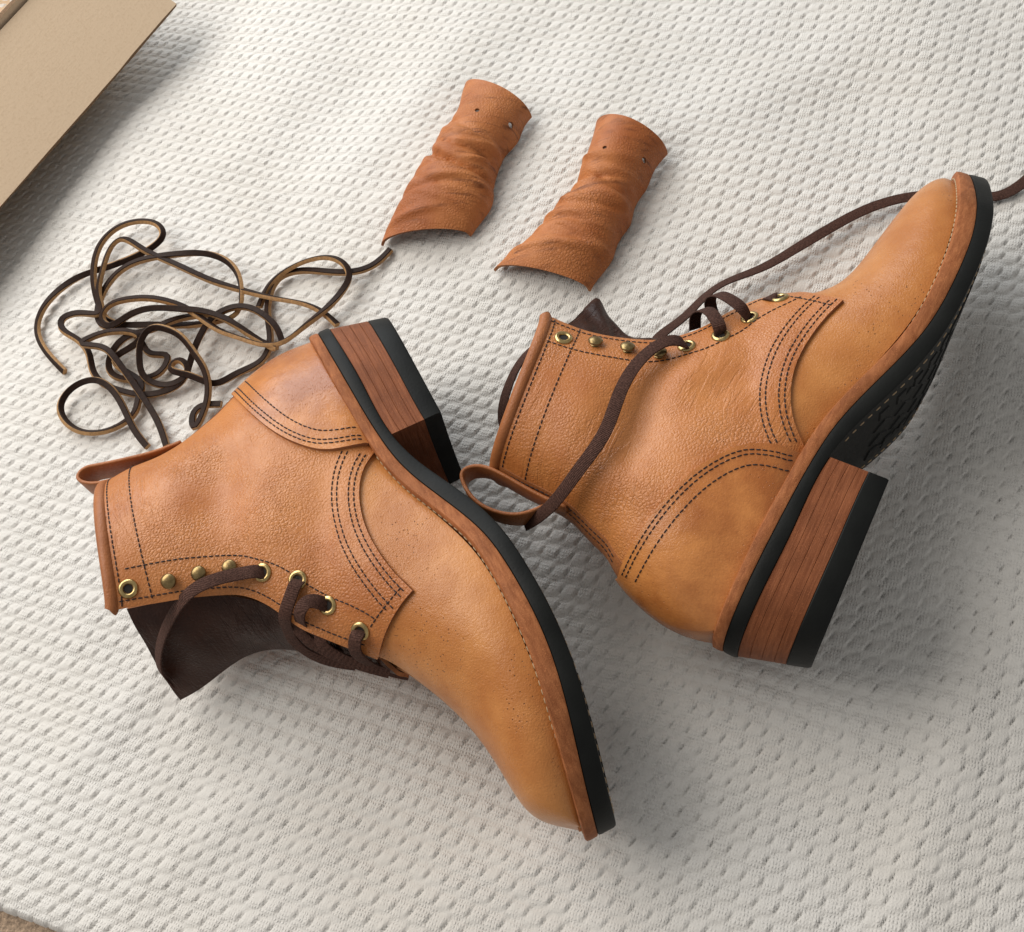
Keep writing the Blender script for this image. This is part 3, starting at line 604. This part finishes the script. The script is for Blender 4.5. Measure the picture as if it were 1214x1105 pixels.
def boot_b():
    s = BootBuilder('B', 'tan leather boot with its toe pointing up, a long brown lace trailing from it')
    s.upper(); s.sole(); s.hardware()
    s.sheet('tongue', [[(664, 394, 6.5), (700, 408, 6.5), (745, 414, 6.5), (800, 412, 6.4), (880, 376, 6.2)],
                       [(684, 374, 5.4), (706, 380, 5.4), (738, 398, 5.4), (800, 404, 5.4), (882, 372, 5.4)],
                       [(694, 364, 4.2), (706, 353, 4.2), (709, 353, 4.2), (716, 364, 4.2), (740, 396, 4.2), (802, 400, 4.4), (884, 368, 4.6)]], .22, [M['lining'], M['raw']])
    s.lace([(816, 413, 8.9), (808, 405, 9.8), (793, 404, 10.1), (773, 414, 10.3), (752, 435, 10.5), (734, 468, 10.6), (717, 512, 10.4), (687, 556, 9.8), (660, 592, 8.6), (640, 611, 7.4), (622, 622, 6.0)],
           [(0, 0, 1), (-.1, .2, 1), (0, 0, 1), (.0, 0, 1), (-.2, -.2, 1), (-.4, -.4, .8)])
    s.lace([(855, 402, 8.7), (853, 388, 9.5), (845, 373, 9.4), (834, 367, 8.6), (825, 374, 7.4), (824, 390, 6.4)], [(0, 0, 1), (-.1, .5, 1), (-.3, .9, .3), (-.3, .9, .0)])
    s.lace([(890, 383, 8.6), (880, 366, 9.5), (863, 353, 9.4), (849, 349, 8.5), (842, 358, 7.2), (846, 376, 6.2)], [(0, 0, 1), (-.1, .5, 1), (-.3, .9, .3), (-.3, .9, .0)])
    s.lace([(926, 358, 8.2), (918, 352, 8.7), (908, 354, 7.8), (904, 364, 6.8)], [(0, 0, 1), (-.3, .6, 1), (-.4, .8, .4)], n=30)
    s.lace([(800, 410, 5.0), (779, 404, 4.2), (806, 380, 3.2), (830, 357, 2.4), (858, 336, 1.9), (900, 319, 1.6), (940, 297, 1.5), (985, 270, 1.4), (1030, 247, 1.4), (1070, 235, 1.5), (1110, 231, 1.5), (1160, 233, 1.4), (1188, 231, 1.3), (1216, 214, 1.3), (1240, 190, 1.3)],
           [(.0, .2, 1), (-.4, .5, 1), (0, 0, 1), (0, 0, 1), (0, 0, 1)], w=.70, n=140)
    s.lace([(638, 408, 4.6), (618, 428, 4.0), (605, 452, 3.4), (597, 478, 2.8), (597, 500, 2.2), (606, 522, 1.9)], [(-.5, .3, 1), (-.4, .2, 1), (-.2, 0, 1)], n=40)
    strap(s, 'pull_loop', [(1.72, 13.8), (1.75, 15.1), (1.9, 16.7), (2.05, 18.2), (1.85, 19.3), (1.3, 19.75), (.75, 19.4), (.2, 18.5), (0., 17.4), (.35, 15.9), (1.3, 14.9)], 1.5, .2, .6, M['trim'])
    s.finish(); return s

# ------------------------------------------------------------------ wrinkled leather pieces
def leather_flap(label, left, right, H, holes, seed):
    r = np.random.default_rng(seed); n, k = 90, 64; edge_h = lambda t: .95+.25*np.clip((t-.8)/.2, 0, 1)
    Lp = smooth_path([at(p, 1.0) for p in left], n); Rp = smooth_path([at(p, 1.0) for p in right], n)
    t = np.linspace(0, 1, n)[:, None]; s_ = np.linspace(-1, 1, k)[None]; a = s_*math.pi/2*.98
    mid = (Lp+Rp)/2; half = (Rp-Lp)/2; hh = np.interp(t[:, 0], np.linspace(0, 1, len(H)), H)[:, None]
    P = mid[:, None]+half[:, None]*(np.sin(a)*.9+s_*.1)[..., None]
    z = hh*(np.cos(a)**.8)
    tc, sc = np.broadcast_to(t, z.shape), np.broadcast_to(s_, z.shape); w = np.zeros_like(z)
    for _ in range(26):
        t0 = r.uniform(.22, .92); sl = r.uniform(-.10, .10); cv = r.uniform(-.06, .06); wd = r.uniform(.010, .030); s0 = r.uniform(-.8, .8); sw = r.uniform(.35, 1.1); am = r.uniform(.08, .30)*r.choice([-1.2, 1, 1])
        w += am*np.exp(-((tc-t0-sl*sc-cv*sc*sc)/wd)**2)*np.exp(-((sc-s0)/sw)**2)
    P = P.copy(); P[..., 2] = bed_h(P[..., 0], P[..., 1])+.24+np.maximum(z, 0)
    N = unit(np.cross(np.gradient(P, axis=0), np.gradient(P, axis=1))); N = N*np.sign(N[..., 2].mean())
    side = unit(half)[:, None]; w = w*np.clip(1.15-sc**4, 0, 1)
    P = P+N*w[..., None]*.8+side*(.07*np.sin(tc*23+seed)+.10*np.sin(tc*13+1.3*seed))[..., None]*np.abs(sc)[..., None]**3
    P[..., 2] = np.maximum(P[..., 2], bed_h(P[..., 0], P[..., 1])+.24)
    N = unit(np.cross(np.gradient(P, axis=0), np.gradient(P, axis=1))); N = N*np.sign(N[..., 2].mean())
    F = grid_faces(n, k); C_ = P.reshape(-1, 3); drop = set()
    for (hp, hr) in holes:
        # find the surface point seen there and open a round hole
        d = np.array([at(hp, 0)-CAM_C])[0]; d /= np.linalg.norm(d); rel = C_-CAM_C; dist = np.linalg.norm(rel-(rel@d)[:, None]*d, axis=1); c = C_[np.argmin(dist+np.maximum(0, 0)*1)]
        dd = np.linalg.norm(C_-c, axis=1); cen = lambda f: np.linalg.norm(C_[list(f)].mean(0)-c)
        cut = [i for i, f in enumerate(F) if cen(f) < hr]; drop |= set(cut)
        ring = set(v for i in cut for v in F[i])-set(np.where(dd < hr*.45)[0])
        for v in ring: C_[v] = c+(C_[v]-c)*hr*1.05/max(dd[v], .02) if dd[v] > .4*hr else C_[v]
    F = [f for i, f in enumerate(F) if i not in drop]
    up = np.cross(C_[F[0][1]]-C_[F[0][0]], C_[F[0][3]]-C_[F[0][0]])
    Fo = F if np.cross(P[45, 33]-P[45, 32], P[46, 32]-P[45, 32])[2] > 0 else [tuple(reversed(f)) for f in F]
    V, F2 = thicken(C_, Fo, N.reshape(-1, 3), .17); mi = [0]*len(Fo)+[1]*(len(F2)-len(Fo))
    o = mk('leather_flap', V, F2, [M['flap'], M['raw']], mi=mi, sharp=45)
    return tag(o, label, 'leather piece', 'pair of loose leather pieces')
def rawhide(label, paths, seed):
    """square-cut rawhide lace, dark on one face, tan on the cut sides"""
    r = np.random.default_rng(seed); root = None; P = []
    for p in paths: P.append([30+p[0]/2.698, 260+p[1]/2.698, .15+.72*p[2]])
    pts = np.array([at(q[:2], q[2]) for q in P]); pts[:, 2] = np.array([q[2] for q in P])
    n = int(np.linalg.norm(np.diff(pts, axis=0), axis=1).sum()/.22); Q = smooth_path(pts, n)
    Q[:, 2] = np.maximum(Q[:, 2]+bed_h(Q[:, 0], Q[:, 1]), bed_h(Q[:, 0], Q[:, 1])+.22)
    T = unit(np.gradient(Q, axis=0)); l = np.arange(n)*.22
    roll = .55*np.sin(l/7+seed)+.5*np.sin(l/3.1+2*seed)+.35*np.sin(l/13.)
    S = unit(np.cross(T, [0, 0, 1.])); U = np.cross(S, T); H = U*np.cos(roll)[:, None]+S*np.sin(roll)[:, None]
    sec = [(.19, -.16), (.21, -.12), (.21, .10), (.17, .15), (-.17, .15), (-.21, .10), (-.21, -.12), (-.19, -.16)]
    V, F = sweep(Q, H, sec); dark = {3}; mi = [0 if (i % 8) in dark else (0 if (i % 8) in (2, 4) else 1) for i in range(len(F)-2)]+[1, 1]
    return tag(mk('rawhide_lace', V, F, [M['lace_dark'], M['lace_tan']], mi=mi, sharp=32), label, 'lace', 'loose rawhide laces')
def cardboard_box():
    d = unit(np.array([.49, .872, 0])); w = np.array([-d[1], d[0], 0]); P = at((209, 4), 4.); up = np.array([0, 0, 1.])
    root = bpy.data.objects.new('cardboard_box', None); COL.objects.link(root); root.location = Vector((P-up*3.4+w*8)*CM)
    R = np.stack([d, w, up], 1); root.rotation_euler = Matrix(R.tolist()).to_euler()
    tag(root, 'open brown cardboard box with a flap folded out over the bed', 'box')
    def panel(name, c, ex, ey, t, sx, sy, bend=0):
        """sheet from corner c along ex, ey with thickness t (box frame)"""
        c, ex, ey = np.array(c, float), unit(np.array(ex, float)), unit(np.array(ey, float)); nn = np.cross(ex, ey); V = []; nx, ny = 24, 12
        rr = np.random.default_rng(int(abs(c.sum()*10))+3)
        for q in (0, 1):
            for i in range(nx):
                for j in range(ny):
                    a, b = i/(nx-1), j/(ny-1); wv = bend*math.sin(a*5+1)*(1-b)**1.5; V.append(c+ex*a*sx+ey*b*sy+nn*(wv-q*t)+(ey*rr.normal(0, .02) if j == 0 else 0))
        m_ = nx*ny; F = grid_faces(nx, ny)+grid_faces(nx, ny, m_, True); nf = len(F)
        ec = {}
        for f in F[:nf//2]:
            for a, b in zip(f, f[1:]+f[:1]): ec[(a, b)] = 1
        F += [(b, a, a+m_, b+m_) for (a, b) in ec if (b, a) not in ec]
        V = np.array(V)
        return mk(name, V, F, [M['card'], M['card_edge']], root, mi=[0]*nf+[1]*(len(F)-nf), sharp=30)
    # box frame: x along the flap edge, y away from the boots, z up; flap edge at y=-8, z=5.2; hinge at y=-1, z=8.2
    panel('flap', (-44, -8., 3.4), (1, 0, 0), (0, 7., 4.2), .38, 44, 8.16, .12)
    panel('side_wall', (-44, -.75, 0.1), (1, 0, 0), (0, 0, 1), .38, 44, 8.0)
    panel('bottom_panel', (-44, -.3, .5), (1, 0, 0), (0, 1, 0), .38, 44, 28)
    panel('side_wall', (-44, 28, .1), (1, 0, 0), (0, 0, 1), .38, 44, 17.0)  # far wall, given extra height to shade the inside of the box
    panel('end_wall', (0, -.3, .1), (0, 1, 0), (0, 0, 1), .38, 28.2, 8.0)
    panel('end_wall', (-43.6, -.3, .1), (0, 1, 0), (0, 0, 1), .38, 28.2, 8.0)

# ------------------------------------------------------------------ build
for key in 'AB':
    Mx, t = np.array(POSE[key][0]), np.array(POSE[key][1])
    for (x, z) in ((6, 14), (6, 8), (14, 7), (22, 4)):
        p = Mx@np.array([x, 0, z])+t; DENTS.append((p[0], p[1], 9., .35))
    for (x, y, z, s_, d) in ((20, -5.4, 1., 5., 1.3), (15, -4.6, 1.5, 5., 1.0), (25, -5, 1.4, 4., 1.0), (3, -3.6, 1.5, 4., .5)):
        p = Mx@np.array([x, y, z])+t; DENTS.append((p[0], p[1], s_, d*max(0., min(1., (1.6-p[2])/1.2))))
build_bed(); build_floor()
boot_a(); boot_b()
leather_flap('wrinkled tan leather piece lying closer to the tangled laces', [(553, 110), (541, 150), (522, 180), (508, 206), (488, 233), (474, 254), (453, 292)],
             [(632, 142), (612, 172), (594, 200), (590, 225), (581, 252), (573, 268), (560, 284)], [2.1, 2.4, 2.5, 2.5, 2.4, 2.0, 1.3], [((566, 131), .17), ((607, 148), .22)], 3)
leather_flap('wrinkled tan leather piece lying closer to the boot shaft', [(707, 156), (703, 178), (690, 207), (680, 237), (660, 258), (630, 288), (588, 323)],
             [(792, 184), (775, 207), (757, 237), (750, 262), (736, 287), (722, 312), (702, 344)], [2.1, 2.4, 2.5, 2.5, 2.4, 2.0, 1.3], [((717, 175), .15), ((764, 190), .2)], 8)
cardboard_box()
rawhide('rawhide lace with its cut end nearest the leather piece, looping under the boot heel', [
 (1178,118,.3),(1120,165,.5),(1050,186,.9),(960,185,.7),(880,182,.6),(822,205,.5),(793,262,.4),(790,340,.5),(797,412,.5),(770,470,.3),(690,510,.3),(620,540,.6),(540,516,1.1),(482,494,1.3),(500,470,1.3),(528,480,1.2),(534,508,1.),
 (500,540,.8),(440,546,.7),(396,518,1.2),(384,470,1.7),(392,410,2.1),(425,372,2.3),(470,372,2.3),(515,395,2.2),(555,445,1.9),(588,500,1.6),(598,560,1.2),(584,630,.8),(556,680,.5),(552,640,.5),(580,612,.6),(640,606,.6)], 2)
rawhide('rawhide lace with its cut end curling out at the outer side of the tangle', [
 (145,505,.2),(100,458,.3),(62,402,.4),(52,350,.5),(75,290,.6),(130,236,.6),(200,200,.5),(280,180,.6),(360,156,.9),(430,120,1.2),(461,82,1.4),(445,46,1.4),(390,36,1.3),(320,56,1.2),(266,104,1.2),(242,165,1.2),(240,230,1.1),(254,292,.9),(280,340,.7),(340,362,.6),(430,366,.5),(530,360,.5),(610,350,.6),(690,318,.9),
 (704,250,1.2),(690,190,1.4),(655,152,1.5),(600,136,1.5),(520,140,1.5),(425,155,1.4),(335,190,1.3),(275,250,1.1),(252,310,.9),(262,355,.8),(330,380,.8),(390,410,.9),(420,450,.8),(470,456,.7),(455,500,.6),(410,525,.4),(320,528,.4),(290,495,.5),(300,450,.8),(345,405,1.2),(420,380,1.5),(480,352,1.4),(560,330,1.2),(640,330,1.2),(700,365,1.1),(760,405,.9),(820,432,.7)], 5)
rawhide('rawhide lace making the lowest small round loop, running under the boot shaft', [
 (470,742,.3),(445,672,.5),(410,610,.7),(362,540,1.1),(312,470,1.5),(262,430,1.8),(200,414,2.0),(240,394,2.0),(320,384,1.8),(390,402,1.5),(350,440,1.1),(310,470,.8),(330,500,.6),(390,545,.5),(382,590,.5),(370,635,.5),(330,672,.4),(270,696,.4),(200,696,.4),(150,662,.5),(136,612,.7),(168,562,1.),(230,536,1.2),(282,550,1.2),(330,612,1.),(368,690,.6),(410,745,.3)], 9)
rawhide('rawhide lace arching widest across the tangle towards the boot heel', [
 (1010,358,.3),(960,316,.6),(900,290,.9),(820,274,1.1),(740,254,1.2),(650,230,1.2),(560,200,1.2),(480,164,1.3),(400,126,1.6),(334,94,2.0),(300,118,2.0),(270,190,1.8),(256,270,1.5),(262,320,1.3),(190,318,1.2),(134,336,1.2),(135,366,1.2),(185,402,1.2),(222,448,1.),(236,500,.8),(270,545,.6),(330,570,.5),(400,580,.4),(470,566,.5),(520,530,.8),(550,450,1.1),(575,390,1.3),(620,330,1.5),(700,298,1.6),(770,322,1.5),(820,372,1.1),(838,420,.6)], 13)
rawhide('rawhide lace lying in a long oval through the middle of the tangle', [
 (760,300,.4),(800,218,.7),(870,166,1.1),(950,142,1.4),(1012,150,1.5),(1045,192,1.4),(1020,252,1.2),(968,312,1.),(900,370,.9),(838,414,.8),(770,420,1.),(700,398,1.4),(640,376,1.7),(590,344,1.9),(530,306,2.),(440,286,1.9),(350,284,1.8),(285,304,1.7),(266,338,1.5),(290,362,1.3),(350,338,1.4),(440,314,1.9),(530,310,2.3),(600,318,2.2),(680,352,1.8),(745,395,1.2),(812,436,.6)], 17)
